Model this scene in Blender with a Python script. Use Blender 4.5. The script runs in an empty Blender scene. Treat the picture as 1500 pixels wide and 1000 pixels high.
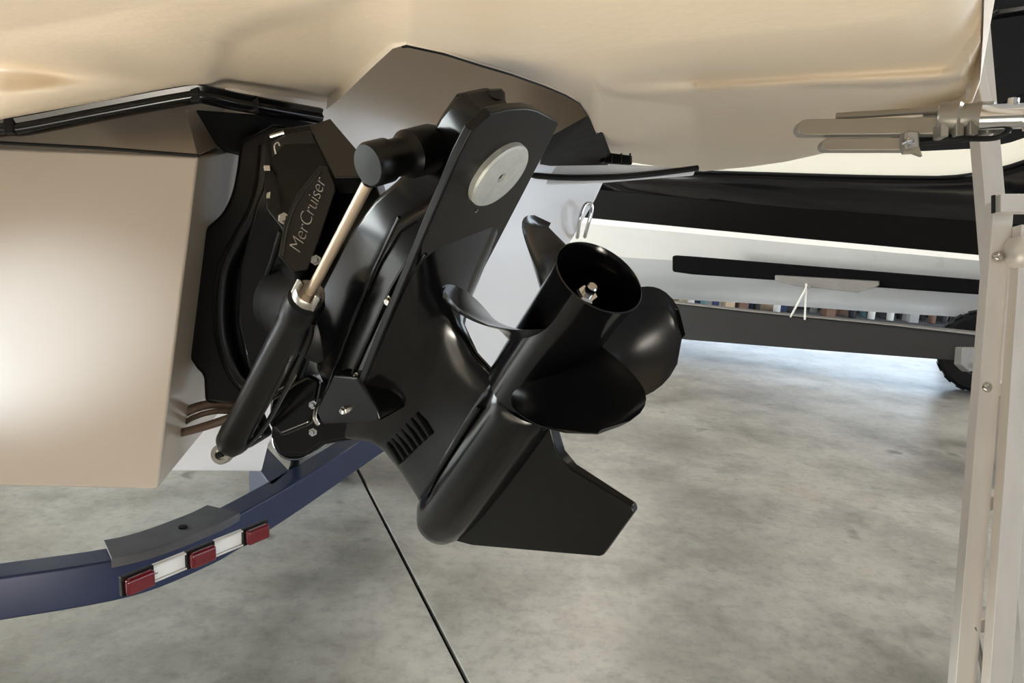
import bpy, bmesh, math, random
import numpy as np
from mathutils import Matrix, Vector
random.seed(7)
S = bpy.context.scene
COL = S.collection

# ------------------------------------------------------------------ camera
F = 1100.0; CAMH = 1.3
_p = math.radians(10.6); _r = math.radians(4.0)
fw = np.array([0, math.cos(_p), -math.sin(_p)])
_r0 = np.array([1.0, 0, 0]); _u0 = np.array([0, math.sin(_p), math.cos(_p)])
rt = _r0*math.cos(_r) + _u0*math.sin(_r); up = -_r0*math.sin(_r) + _u0*math.cos(_r)
C0 = np.array([0, 0, CAMH])
cd = bpy.data.cameras.new('camera'); cam = bpy.data.objects.new('camera', cd); COL.objects.link(cam)
cd.sensor_width = 36; cd.lens = 36*F/1500; cd.clip_start = 0.02; cd.clip_end = 200
m = Matrix.Identity(4)
for i in range(3):
    m[i][0] = rt[i]; m[i][1] = up[i]; m[i][2] = -fw[i]; m[i][3] = C0[i]
cam.matrix_world = m
S.camera = cam

# ------------------------------------------------------------------ world, lights, exposure
S.view_settings.view_transform = 'Standard'; S.view_settings.look = 'None'
S.view_settings.gamma = 1; S.view_settings.use_curve_mapping = False
S.view_settings.exposure = 0.0
w = bpy.data.worlds.new('world'); S.world = w; w.use_nodes = True
w.node_tree.nodes['Background'].inputs[0].default_value = (0.72, 0.83, 1.0, 1)
w.node_tree.nodes['Background'].inputs[1].default_value = 1.3

def area(name, loc, target, sx, sy, power, col):
    l = bpy.data.lights.new(name, 'AREA'); l.shape = 'RECTANGLE'; l.size = sx; l.size_y = sy
    l.energy = power; l.color = col
    o = bpy.data.objects.new(name, l); COL.objects.link(o); o.location = loc
    d = Vector(target) - Vector(loc); o.rotation_euler = d.to_track_quat('-Z', 'Y').to_euler()
    return o
# daylight through unseen openings in the right, far and left walls
area('near_side_daylight', (8.8, -1.5, 1.7), (0, .8, 1.0), 4.4, 3.0, 190, (0.78, 0.89, 1.0))
area('far_daylight', (4.0, 11.1, 1.65), (3.2, 4.0, .6), 6.6, 3.0, 260, (0.66, 0.83, 1.0))
area('left_daylight', (-6.4, 3.0, 1.5), (-2.2, 2.8, 0), 4.6, 2.6, 560, (0.93, 1.0, 0.97))
sun = bpy.data.lights.new('sun', 'SUN'); sun.energy = 72; sun.angle = .01; sun.color = (1.0, .93, .82)
suo = bpy.data.objects.new('sun', sun); COL.objects.link(suo); suo.rotation_euler = Vector((-.2, .85, -.47)).to_track_quat('-Z', 'Y').to_euler(); suo.location = (5, -12, 8)
area('side_daylight', (8.7, 6.0, 1.7), (2.0, 4.5, 0.2), 4.4, 3.0, 250, (0.80, 0.90, 1.0))

# ------------------------------------------------------------------ pixel / space helpers
def V(*a): return np.array(a, float)
def ray(x, y): return fw + (x-750)/F*rt + (500-y)/F*up
def P(x, y, d): return C0 + d*ray(x, y)
def onz(x, y, z):
    v = ray(x, y); return C0 + v*(z-CAMH)/v[2]
def onplane(x, y, p0, n):
    v = ray(x, y); return C0 + v*(np.dot(p0-C0, n)/np.dot(v, n))
def nrm(v): v = np.asarray(v, float); return v/np.linalg.norm(v)
def interp(x, pts):
    return float(np.interp(x, [p[0] for p in pts], [p[1] for p in pts]))

# drive frame: A = aft along the propeller shaft, U = up, T = port, origin = rear rim of the hub
_M = np.stack([rt, up, -fw], 1)
A = nrm(_M@V(.381, .614, .69)); Wd = _M@V(.669, -.699, .253); Wd = nrm(Wd - A*np.dot(A, Wd))
T = -np.cross(A, Wd); U = -Wd
E0 = P(878, 405, 1.0)
def D(s, h, t): return E0 + A*s + U*h + T*t

# ------------------------------------------------------------------ mesh helpers
class MB:
    def __init__(s): s.v = []; s.f = []
    def add(s, vs, fs):
        o = len(s.v); s.v += [tuple(map(float, q)) for q in vs]; s.f += [tuple(i+o for i in f) for f in fs]; return s
    def prism(s, poly, vec):
        poly = [np.asarray(q, float) for q in poly]; n = len(poly); vec = np.asarray(vec, float)
        return s.add(poly + [q+vec for q in poly],
              [tuple(range(n))[::-1], tuple(range(n, 2*n))] + [(i, (i+1) % n, n+(i+1) % n, n+i) for i in range(n)])
    def loft(s, rings, closed=True, caps=True):
        n = len(rings[0]); vs = [q for r in rings for q in r]; fs = []
        for k in range(len(rings)-1):
            for i in range(n if closed else n-1):
                j = (i+1) % n; fs.append((k*n+i, k*n+j, (k+1)*n+j, (k+1)*n+i))
        if caps:
            fs.append(tuple(range(n))[::-1]); fs.append(tuple(range((len(rings)-1)*n, len(rings)*n)))
        return s.add(vs, fs)
    def box(s, c, ax, ay, az):
        c = np.asarray(c, float); ax, ay, az = map(lambda q: np.asarray(q, float), (ax, ay, az))
        vs = [c+i*ax+j*ay+k*az for i in (-1, 1) for j in (-1, 1) for k in (-1, 1)]
        return s.add(vs, [(0,1,3,2),(4,6,7,5),(0,4,5,1),(2,3,7,6),(0,2,6,4),(1,5,7,3)])
    def lathe(s, o, ax, prof, n=32, ref=None):
        o = np.asarray(o, float); ax = nrm(ax); a, b = frame(ax, ref)
        rings = []
        for (r, z) in prof:
            r = max(r, 1e-4)
            rings.append([o+ax*z+r*(a*math.cos(2*math.pi*k/n)+b*math.sin(2*math.pi*k/n)) for k in range(n)])
        return s.loft(rings)
    def ringlathe(s, o, ax, prof, n=32):
        o = np.asarray(o, float); ax = nrm(ax); a, b = frame(ax); m_ = len(prof)
        vs = [o+ax*z+r*(a*math.cos(2*math.pi*k/n)+b*math.sin(2*math.pi*k/n)) for k in range(n) for (r, z) in prof]
        return s.add(vs, [(k*m_+i, k*m_+(i+1) % m_, ((k+1) % n)*m_+(i+1) % m_, ((k+1) % n)*m_+i) for k in range(n) for i in range(m_)])
    def tube(s, path, r, n=10, flat=None):
        path = [np.asarray(q, float) for q in path]; rings = []
        rr = r if isinstance(r, (list, tuple)) else [r]*len(path); a = None
        for i, q in enumerate(path):
            t = nrm(path[min(i+1, len(path)-1)] - path[max(i-1, 0)])
            if a is None: a, b = frame(t)
            else:
                a = nrm(a - t*np.dot(a, t)); b = np.cross(t, a)
            rings.append([q+rr[i]*(a*math.cos(2*math.pi*k/n)+b*math.sin(2*math.pi*k/n)) for k in range(n)])
        return s.loft(rings)
    def build(s, name, mat, parent=None, smooth=40, bevel=0, seg=2, subsurf=0):
        me = bpy.data.meshes.new(name)
        org = V(*parent['_org']) if parent is not None and '_org' in parent else V(0, 0, 0)
        me.from_pydata([tuple(np.array(q)-org) for q in s.v], [], s.f)
        bm = bmesh.new(); bm.from_mesh(me)
        bmesh.ops.remove_doubles(bm, verts=bm.verts, dist=1e-6)
        bmesh.ops.recalc_face_normals(bm, faces=bm.faces); bm.to_mesh(me); bm.free()
        me.materials.append(M[mat])
        if smooth:
            me.shade_smooth(); me.set_sharp_from_angle(angle=math.radians(smooth))
        o = bpy.data.objects.new(name, me); COL.objects.link(o)
        if parent is not None:
            o.parent = parent; o['_org'] = tuple(org)
        if bevel:
            b = o.modifiers.new('bevel', 'BEVEL'); b.width = bevel; b.segments = seg; b.limit_method = 'ANGLE'
            b.angle_limit = math.radians(35); b.harden_normals = True
        if subsurf:
            b = o.modifiers.new('sub', 'SUBSURF'); b.levels = subsurf; b.render_levels = subsurf
        return o
def frame(ax, ref=None):
    ref = V(0, 0, 1) if ref is None else np.asarray(ref, float)
    if abs(np.dot(ref, ax)) > .95*np.linalg.norm(ref): ref = V(1, 0, 0)
    a = nrm(ref - ax*np.dot(ref, ax)); return a, np.cross(ax, a)
def thing(name, label, cat, loc, group=None):
    o = bpy.data.objects.new(name, None); COL.objects.link(o); o.location = tuple(loc); o.empty_display_size = .1
    o['_org'] = tuple(float(q) for q in loc); o['label'] = label; o['category'] = cat
    if group: o['group'] = group
    return o
def tag(o, label, cat, group=None):
    o['label'] = label; o['category'] = cat
    if group: o['group'] = group
    return o
def struct(o, label=None):
    o['kind'] = 'structure'
    if label: o['label'] = label
    return o
def arc(c, a, b, r, t0, t1, n):
    return [c + r*(a*math.cos(math.radians(t0+(t1-t0)*k/n)) + b*math.sin(math.radians(t0+(t1-t0)*k/n))) for k in range(n+1)]
def smoothpath(pts, n=8):
    pts = [np.asarray(q, float) for q in pts]; out = []
    q = [2*pts[0]-pts[1]] + pts + [2*pts[-1]-pts[-2]]
    for i in range(1, len(q)-2):
        for k in range(n):
            t = k/n
            out.append(.5*((2*q[i])+(-q[i-1]+q[i+1])*t+(2*q[i-1]-5*q[i]+4*q[i+1]-q[i+2])*t*t+(-q[i-1]+3*q[i]-3*q[i+1]+q[i+2])*t**3))
    out.append(pts[-1]); return out

# ------------------------------------------------------------------ materials
M = {}
def mat(name, col, rough=.5, metal=0, var=.06, vscale=6, bump=0, bscale=80, coat=0, rvar=.08, stretch=None, spec=.5):
    ma = bpy.data.materials.new(name); ma.use_nodes = True; nt = ma.node_tree; b = nt.nodes['Principled BSDF']
    tc = nt.nodes.new('ShaderNodeTexCoord'); n = nt.nodes.new('ShaderNodeTexNoise')
    n.inputs['Scale'].default_value = vscale; n.inputs['Detail'].default_value = 6
    src = tc.outputs['Object']
    if stretch:
        mp = nt.nodes.new('ShaderNodeMapping'); mp.inputs['Scale'].default_value = stretch
        nt.links.new(src, mp.inputs[0]); src = mp.outputs[0]
    nt.links.new(src, n.inputs['Vector'])
    mx = nt.nodes.new('ShaderNodeMix'); mx.data_type = 'RGBA'
    mx.inputs['A'].default_value = (*[max(0, c*(1-var)) for c in col], 1)
    mx.inputs['B'].default_value = (*[min(1, c*(1+var)) for c in col], 1)
    nt.links.new(n.outputs['Fac'], mx.inputs['Factor']); nt.links.new(mx.outputs['Result'], b.inputs['Base Color'])
    mr = nt.nodes.new('ShaderNodeMapRange'); mr.inputs['To Min'].default_value = max(0.02, rough-rvar); mr.inputs['To Max'].default_value = min(1, rough+rvar)
    nt.links.new(n.outputs['Fac'], mr.inputs['Value']); nt.links.new(mr.outputs['Result'], b.inputs['Roughness'])
    b.inputs['Metallic'].default_value = metal; b.inputs['Coat Weight'].default_value = coat
    b.inputs['Coat Roughness'].default_value = .1; b.inputs['Specular IOR Level'].default_value = spec
    if bump:
        n2 = nt.nodes.new('ShaderNodeTexNoise'); n2.inputs['Scale'].default_value = bscale; n2.inputs['Detail'].default_value = 4
        nt.links.new(tc.outputs['Object'], n2.inputs['Vector'])
        bp = nt.nodes.new('ShaderNodeBump'); bp.inputs['Strength'].default_value = bump; bp.inputs['Distance'].default_value = .004
        nt.links.new(n2.outputs['Fac'], bp.inputs['Height']); nt.links.new(bp.outputs[0], b.inputs['Normal'])
    M[name] = ma; return ma
mat('black_gloss', (.003, .003, .0034), .16, var=.3, rvar=.05, spec=.4)
mat('black_satin', (.003, .003, .003), .30, var=.35, vscale=14, rvar=.06, bump=.02, bscale=200, spec=.25)
mat('black_matte', (.005, .005, .005), .6, var=.3, vscale=20, bump=.1, bscale=150, spec=.15)
mat('rubber', (.006, .006, .0065), .5, var=.2, spec=.25)
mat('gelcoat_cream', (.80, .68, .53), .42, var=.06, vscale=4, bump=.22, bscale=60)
mat('gelcoat_smooth_shaded', (.47, .41, .35), .25, var=.03, vscale=3, coat=.3, rvar=.04)  # same gelcoat as the platform, darkened for the shade on the panel
mat('gelcoat_liner', (.84, .755, .66), .25, var=.03, vscale=3, coat=.3, rvar=.04)  # the smooth gelcoat lightened in colour to brighten the recess
mat('gelcoat_white', (.80, .80, .82), .22, var=.02, vscale=3, coat=.3, rvar=.04)
mat('zinc', (.50, .51, .48), .5, metal=.4, var=.22, vscale=60, bump=.3, bscale=160)
mat('steel', (.55, .52, .48), .25, metal=1, var=.15, vscale=30)
mat('chrome', (.75, .75, .76), .12, metal=1, var=.05)
mat('rod_metal', (.68, .55, .42), .34, metal=.85, var=.08, vscale=20)  # tan tint is the platform's reflection put into the colour
mat('aluminium', (.70, .66, .62), .42, metal=.45, var=.08, vscale=12, stretch=(4, 4, .6))
mat('tube_metal', (.33, .31, .28), .34, metal=.7, var=.1, vscale=10)
mat('navy_paint', (.017, .026, .068), .36, var=.16, vscale=10, bump=.03, spec=.35)
mat('frame_dark', (.014, .0135, .0135), .45, var=.2, vscale=8)
mat('carpet', (.005, .005, .006), .95, var=.4, vscale=90, bump=.5, bscale=300, spec=.05)
mat('hose', (.085, .055, .038), .5, var=.4, vscale=120)
mat('red_lens', (.13, .004, .010), .16, var=.25, vscale=40, coat=.4)
mat('white_plastic', (.78, .77, .74), .3, var=.05)
mat('dusty_navy', (.075, .075, .085), .6, var=.5, vscale=14, bump=.05)
mat('letter', (.46, .44, .41), .35, var=.03)
mat('boat_black', (.005, .0045, .005), .10, var=.2, vscale=2, rvar=.03, spec=.45)
mat('boat_charcoal', (.004, .0035, .0033), .22, var=.25, vscale=3, rvar=.05, spec=.15)
mat('boat_white', (.88, .87, .85), .3, var=.06, vscale=3)
mat('boat_cream', (.74, .71, .62), .35, var=.02)
mat('wall', (.33, .32, .30), .8, var=.06, vscale=2, bump=.05, bscale=40)
mat('ceiling', (.42, .41, .40), .8, var=.06, vscale=1)
mat('bracket_grey', (.22, .21, .20), .5, metal=.3, var=.2, vscale=20)
mat('white_strap', (.75, .74, .70), .7, var=.06, vscale=60)
mat('decal_red', (.4, .05, .03), .5)

def concrete():
    ma = bpy.data.materials.new('concrete'); ma.use_nodes = True; nt = ma.node_tree; b = nt.nodes['Principled BSDF']
    N = lambda t: nt.nodes.new(t)
    tc = N('ShaderNodeTexCoord'); L = nt.links.new
    def noise(sc, det, rough=.6):
        n = N('ShaderNodeTexNoise'); n.inputs['Scale'].default_value = sc; n.inputs['Detail'].default_value = det
        n.inputs['Roughness'].default_value = rough; L(tc.outputs['Object'], n.inputs['Vector']); return n.outputs['Fac']
    def ramp(fac, stops):
        r = N('ShaderNodeValToRGB'); L(fac, r.inputs[0]); e = r.color_ramp.elements
        while len(e) < len(stops): e.new(.5)
        for k, (p, c) in enumerate(stops): e[k].position = p; e[k].color = (*c, 1)
        return r.outputs[0]
    base = ramp(noise(.9, 8, .62), [(.30, (.16, .152, .135)), (.44, (.29, .277, .25)), (.58, (.44, .43, .395)), (.74, (.38, .34, .285))])
    stain = ramp(noise(2.6, 7, .66), [(.24, (.40, .39, .37)), (.52, (1, 1, 1)), (.64, (1, .99, .97)), (.84, (.92, .80, .68))])
    fine = ramp(noise(22, 6, .75), [(.22, (.50, .49, .47)), (.52, (.98, .98, .98)), (.8, (1.0, 1.0, .98))])
    spots = ramp(noise(5.5, 2, .4), [(.20, (.25, .25, .25)), (.30, (1, 1, 1))])
    def mul(a, b_, f):
        mm = N('ShaderNodeMix'); mm.data_type = 'RGBA'; mm.blend_type = 'MULTIPLY'; mm.inputs['Factor'].default_value = f
        L(a, mm.inputs['A']); L(b_, mm.inputs['B']); return mm.outputs['Result']
    L(mul(mul(mul(base, stain, .85), fine, .8), spots, .8), b.inputs['Base Color'])
    mr = N('ShaderNodeMapRange'); mr.inputs['To Min'].default_value = .24; mr.inputs['To Max'].default_value = .52
    L(noise(2.2, 5), mr.inputs['Value']); L(mr.outputs['Result'], b.inputs['Roughness'])
    b.inputs['Specular IOR Level'].default_value = .75
    bp = N('ShaderNodeBump'); bp.inputs['Strength'].default_value = .08; bp.inputs['Distance'].default_value = .004
    L(noise(40, 6), bp.inputs['Height']); L(bp.outputs[0], b.inputs['Normal'])
    M['concrete'] = ma
concrete()

# ------------------------------------------------------------------ the workshop
X0, X1, Y0, Y1, ZC = -6.5, 9.0, -6.0, 11.0, 4.6
fl = struct(MB().box(((X0+X1)/2, (Y0+Y1)/2, -.11), ((X1-X0)/2+.1, 0, 0), (0, (Y1-Y0)/2+.1, 0), (0, 0, .09)).build('floor', 'black_matte'), 'dark bed under the concrete slabs')
fl['_org'] = (0., 0., 0.)
ja = onz(525, 690, 0); jb = onz(685, 1000, 0); jd = (ja-jb)/(ja-jb)[1]
def jx(y): return (jb + jd*(y-jb[1]))[0]
g = .007
for nm, poly in (('slab', [(X0, Y0), (jx(Y0)-g, Y0), (jx(Y1)-g, Y1), (X0, Y1)]), ('slab', [(jx(Y0)+g, Y0), (X1, Y0), (X1, Y1), (jx(Y1)+g, Y1)])):
    MB().prism([V(x, y, -.02) for x, y in poly], V(0, 0, .02)).build(nm, 'concrete', fl, smooth=0, bevel=.003)
def wall(name, boxes):
    mb = MB()
    for (x0, x1, y0, y1, z0, z1) in boxes:
        mb.box(((x0+x1)/2, (y0+y1)/2, (z0+z1)/2), ((x1-x0)/2, 0, 0), (0, (y1-y0)/2, 0), (0, 0, (z1-z0)/2))
    return struct(mb.build(name, 'wall', smooth=0))
wall('wall_far', [(X0, .6, Y1, Y1+.2, 0, ZC), (7.4, X1, Y1, Y1+.2, 0, ZC), (.6, 7.4, Y1, Y1+.2, 3.2, ZC)])
wall('wall_left', [(X0-.2, X0, Y0, .6, 0, ZC), (X0-.2, X0, 5.4, Y1, 0, ZC), (X0-.2, X0, .6, 5.4, 3.0, ZC)])
wall('wall_right', [(X1, X1+.2, Y0, -3.8, 0, ZC), (X1, X1+.2, .8, 3.7, 0, ZC), (X1, X1+.2, -3.8, .8, 3.3, ZC), (X1, X1+.2, 8.3, Y1, 0, ZC), (X1, X1+.2, 3.7, 8.3, 3.3, ZC)])
wall('wall_near', [(X0, -.8, Y0-.2, Y0, 0, ZC), (2.1, X1, Y0-.2, Y0, 0, ZC), (-.8, 2.1, Y0-.2, Y0, 3.55, ZC), (-.8, 2.1, Y0-.2, Y0, 0, 2.75)])  # unseen wall; high opening shaped to place the sun patch
struct(MB().box(((X0+X1)/2, (Y0+Y1)/2, ZC+.1), ((X1-X0)/2+.2, 0, 0), (0, (Y1-Y0)/2+.2, 0), (0, 0, .1)).build('ceiling', 'ceiling', smooth=0))

def emis(name, col, st):
    ma = bpy.data.materials.new(name); ma.use_nodes = True; b = ma.node_tree.nodes['Principled BSDF']
    b.inputs['Emission Color'].default_value = (*col, 1); b.inputs['Emission Strength'].default_value = st
    b.inputs['Base Color'].default_value = (.8, .8, .8, 1); M[name] = ma
emis('tube_glow', (1.0, .95, .82), 4)
k = 0
places = ['above the stern of the cream boat', 'behind the black boat', 'over the open floor behind the cream boat', 'near the roll-up door', 'above the far wall clutter', 'over the bow of the cream boat']
for (x, y, pw) in ((-1.6, -3.2, 30), (4.4, 9.4, 110), (3.6, 2.4, 150), (2.5, -3.8, 40), (1.4, 9.4, 110), (-3.8, 3.4, 400)):
    t = thing('ceiling_light', 'long fluorescent ceiling fixture ' + places[k], 'ceiling light', (x, y, ZC-.12), 'fluorescent ceiling fixtures'); k += 1
    MB().box((x, y, ZC-.05), (.16, 0, 0), (0, .75, 0), (0, 0, .05)).build('housing', 'white_plastic', t, bevel=.01)
    for dx in (-.07, .07):
        MB().tube([V(x+dx, y-.72, ZC-.13), V(x+dx, y+.72, ZC-.13)], .02).build('tube', 'tube_glow', t)
    al = area('fixture_light', (x, y, ZC-.17), (x, y, 0), .3, 1.45, pw, (1.0, .92, .80)); al.parent = t
    al.location = (0, 0, -.06)

# ------------------------------------------------------------------ boat whose stern we look at
boat = thing('motorboat', 'cream motorboat stern with moulded swim platform overhead, resting on the navy trailer', 'boat', (-.7, 1.9, .55))
YLOW = [(-150, 186), (0, 176), (150, 150), (270, 127), (300, 126), (400, 146), (478, 160), (500, 142), (545, 98), (575, 70), (595, 64), (650, 76), (700, 92), (750, 107), (800, 125),
        (830, 138), (850, 150), (862, 168), (885, 222), (900, 233), (925, 238), (960, 243), (1030, 251), (1100, 244), (1150, 237), (1200, 226), (1300, 203), (1400, 172), (1425, 150), (1436, 120), (1440, 60), (1442, 0)]
R1a = [(700, 75), (752, 78), (873, 70), (1100, 46), (1235, 34), (1334, 18), (1360, -4), (1440, -60)]
R1b = [(700, 75), (752, 91), (836, 108), (920, 119), (1100, 111), (1205, 104), (1385, 95), (1405, 80), (1440, 20)]
R2a = [(700, 80), (752, 104), (836, 124), (920, 137), (1100, 130), (1205, 124), (1385, 115), (1410, 103), (1440, 52)]
R2b = [(700, 82), (752, 106), (836, 128), (887, 142), (953, 149), (1037, 161), (1200, 161), (1235, 159), (1370, 150), (1415, 142), (1440, 70)]
def relief(x, y):
    z = 0
    if x > 870:
        a = min(1, (x-870)/150)
        def ramp(lo, hi):
            q = min(1, max(0, (y-lo)/max(8, hi-lo))); return q*q*(3-2*q)
        b = max(238, interp(x, YLOW)) if x < 1100 else interp(x, YLOW)
        z += a*(.056*ramp(interp(x, R1a), interp(x, R1b)) - .015*ramp(interp(x, R1b), interp(x, R2a)) + .050*ramp(interp(x, R2a), interp(x, R2b)) - .052*ramp(interp(x, R2b), max(b, interp(x, R2b)+6)))
    # moulded pad left of the drive recess
    padx = [(-60, 640), (-20, 560), (8, 480), (27, 400), (40, 362), (60, 330), (100, 316), (130, 312), (200, 308)]
    if x < 640:
        xb = interp(y, padx); sl_ = abs(interp(y+4, padx)-interp(y-4, padx))/8
        sg = 1/(1+math.exp(-max(-30, min(30, (x-xb)/(6*math.sqrt(1+sl_*sl_))))))
        z += .026*sg*min(1, max(0, (600-x)/110))
    if x < 330:
        z += .018*math.exp(-((y - (96+.05*x))/26.0)**2)*min(1, max(0, (300-x)/100))
    return z
def plat(x, y):
    yl = interp(x, YLOW)
    a = min(1, max(0, (300-x)/300)); b = max(0, 1-(yl-y)/130.0)
    z = 1.485 - .105*a*b**1.3
    rim = min(1, max(0, (yl-y)/5.0))
    return onz(x, y, z + relief(x, y) + .010*(1-rim)**2)
xs = sorted(set([-150, -120, -90, -60, -30] + list(range(0, 1436, 10)) + [p[0] for p in YLOW]))
NR = 170
rows = [[plat(x, interp(x, YLOW)*(1-((NR-1-j)/(NR-1))) + (-120)*((NR-1-j)/(NR-1))) for x in xs] for j in range(NR)]
mb = MB(); n = len(xs)
vs = [q for r in rows for q in r]; fs = [(j*n+i, j*n+i+1, (j+1)*n+i+1, (j+1)*n+i) for j in range(NR-1) for i in range(n-1)]
top = [V(q[0], q[1], 1.66) for q in vs]
N0 = len(vs); fs += [tuple(N0+i for i in f)[::-1] for f in fs]
ring = [(0, i) for i in range(n)] + [(j, n-1) for j in range(1, NR)] + [(NR-1, i) for i in range(n-2, -1, -1)] + [(j, 0) for j in range(NR-2, 0, -1)]
ids = [j*n+i for j, i in ring]
fs += [(ids[k], ids[(k+1) % len(ids)], N0+ids[(k+1) % len(ids)], N0+ids[k]) for k in range(len(ids))]
mb.add(vs+top, fs).build('swim_platform', 'gelcoat_cream', boat, smooth=50)

# transom and hull under it
TL = P(345, 220, 1.8); TR = P(885, 275, 2.6)
tdir = nrm(V(TR[0]-TL[0], TR[1]-TL[1], 0)); tn = nrm(np.cross(tdir, V(0, 0, 1)))   # aft normal
if tn[1] > 0: tn = -tn
tn = nrm(tn + V(0, 0, -.06))
def TP(x, y, off=0): return onplane(x, y, TL + tn*off, tn)
out = [TP(x, y) for x, y in ((150, 690), (384, 691), (394, 650), (430, 600), (470, 565), (560, 560), (640, 590), (716, 560), (780, 452), (840, 348), (873, 292), (884, 268))]
tz = [V(out[-1][0], out[-1][1], 1.9), V(out[0][0], out[0][1], 1.9)]
MB().prism(out+tz, -tn*1.9).build('transom', 'gelcoat_white', boat, bevel=.006)
# port hull extension with the bright side panel
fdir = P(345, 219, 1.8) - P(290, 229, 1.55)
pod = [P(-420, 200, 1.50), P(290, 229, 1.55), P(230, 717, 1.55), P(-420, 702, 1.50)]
MB().prism(pod, fdir*2.2).build('hull_side', 'gelcoat_smooth_shaded', boat, bevel=.006, seg=3)
# sloping shoulder above the panel
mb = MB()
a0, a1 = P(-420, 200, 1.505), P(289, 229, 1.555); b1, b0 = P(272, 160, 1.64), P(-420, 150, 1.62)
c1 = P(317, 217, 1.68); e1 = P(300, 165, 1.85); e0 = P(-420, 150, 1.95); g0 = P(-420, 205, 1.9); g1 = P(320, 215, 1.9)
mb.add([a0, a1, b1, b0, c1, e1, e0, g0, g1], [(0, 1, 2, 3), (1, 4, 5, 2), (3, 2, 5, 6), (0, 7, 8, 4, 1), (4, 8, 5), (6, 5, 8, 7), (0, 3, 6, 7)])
mb.build('hull_shoulder', 'gelcoat_smooth_shaded', boat, bevel=.003)
MB().tube([P(-420, 199, 1.498), P(0, 209, 1.518), P(150, 217, 1.53), P(291, 228, 1.545)], .0035).build('seam_seal', 'rubber', boat)
# black rub rail under the platform edge
pts = [P(-300, 220, 1.47), P(-100, 197, 1.485), P(0, 184, 1.49), P(30, 183, 1.495), P(150, 160, 1.51), P(270, 138, 1.53), P(300, 137, 1.54), P(345, 147, 1.58), P(400, 157, 1.63), P(470, 169, 1.72)]
rp = smoothpath(pts, 5); mb = MB(); rings = []
for i, q in enumerate(rp):
    t = nrm(rp[min(i+1, len(rp)-1)]-rp[max(0, i-1)]); a = nrm(np.cross(t, V(0, 0, 1)));  b = np.cross(a, t)
    if b[2] < 0: b = -b
    if a[1] > 0: a = -a
    rings.append([q + a*x + b*y for x, y in ((-.03, .016), (0, .017), (.010, .013), (.006, .004), (.012, -.003), (.009, -.013), (-.002, -.018), (-.03, -.018))])
mb.loft(rings).build('rub_rail', 'black_gloss', boat, smooth=60)
for x, y, d in ((15, 184, 1.492), (287, 138, 1.536), (372, 153, 1.606)):
    MB().box(P(x, y, d-.004), rt*.010, up*.017-fw*.0, fw*.008).build('rail_joint', 'rubber', boat, bevel=.003)
# black sheet put in for the dark cavity under the rail
mb = MB()
mb.prism([P(285, 160, 1.66), P(470, 174, 1.80), P(420, 215, 1.78), P(345, 222, 1.72), P(318, 215, 1.69)], fw*.05).build('cavity_sheet', 'black_matte', boat, bevel=.004)
# drive recess: walls rising from the cut-out plus roof
lip = [onz(x, interp(x, YLOW)-1, 1.486) for x in (478, 490, 500, 515, 530, 545, 560, 575, 585, 595, 620, 650, 700, 750, 800, 830, 850, 862, 870, 878, 885, 892, 900, 912, 925)]
cen = V(-.05, 1.75, 0); rings = []
for zz, sc in ((1.484, 1.0), (1.56, .985), (1.62, .955), (1.67, .90), (1.70, .82), (1.715, .70)):
    rings.append([V(cen[0]+(q[0]-cen[0])*sc, cen[1]+(q[1]-cen[1])*sc, zz) for q in lip])
rings.append([V(cen[0]+(q[0]-cen[0])*.1, cen[1]+(q[1]-cen[1])*.1, 1.72) for q in lip])
MB().loft(rings, closed=False, caps=False).build('recess_liner', 'gelcoat_liner', boat, smooth=60)
MB().prism([TP(x, y, .012) for x, y in ((330, 40), (905, 40), (884, 236), (600, 236), (330, 215))], -tn*.010).build('recess_back', 'gelcoat_liner', boat, bevel=.002)
MB().prism([V(-1.6, .55, 1.78), V(.5, .55, 1.78), V(.6, 2.6, 1.78), V(.2, 4.6, 1.78), V(-3.0, 4.6, 1.78), V(-3.0, 1.4, 1.78)], V(0, 0, .12)).build('deck', 'gelcoat_cream', boat, bevel=.02)  # unseen slab, added to keep ceiling light out of the recess
# dark gasket along the near lip
MB().tube([onz(x, interp(x, YLOW)+1, 1.49) for x in range(590, 866, 8)], .0035, 8).build('lip_gasket', 'rubber', boat)
# black panel and ledges at the starboard side of the recess
MB().prism([P(790, 241, 2.2), P(795, 205, 2.0), P(862, 168, 1.72), P(886, 226, 2.35), P(880, 240, 2.45)], V(.03, .05, .0)).build('side_liner', 'black_matte', boat, bevel=.004)
MB().prism([P(770, 240, 2.42), P(880, 238, 2.5), P(1020, 247, 2.62), P(1016, 257, 2.62), P(880, 268, 2.5), P(770, 272, 2.42)], V(-.02, .05, 0)).build('deck_ledge', 'gelcoat_white', boat, bevel=.004)
MB().tube(smoothpath([P(770, 256, 2.40), P(830, 260, 2.44), P(900, 259, 2.50), P(960, 254, 2.56), P(1022, 246, 2.60)], 5), .010, 8).build('ledge_seal', 'rubber', boat)
gr = MB().prism([P(881, 222, 2.36), P(926, 228, 2.36), P(926, 241, 2.36), P(881, 238, 2.36)], V(0, .05, 0)).build('vent_box', 'black_matte', boat, bevel=.003)
for x in (884, 896, 910, 923):
    MB().box(P(x, 231, 2.352), rt*.0025, up*.014, fw*.004).build('louvre', 'black_gloss', gr, bevel=.001)
# stern tie-down eye
e0 = TP(852, 318, -.02); se = MB()
q = [TP(846, 345, .0), TP(846, 345, .03), TP(850, 318, .05), TP(857, 300, .05), TP(866, 299, .05), TP(866, 312, .05), TP(861, 330, .04), TP(857, 345, .02), TP(857, 346, 0)]
se.tube(smoothpath(q, 5), .0065).build('stern_eye', 'chrome', boat)

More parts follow.
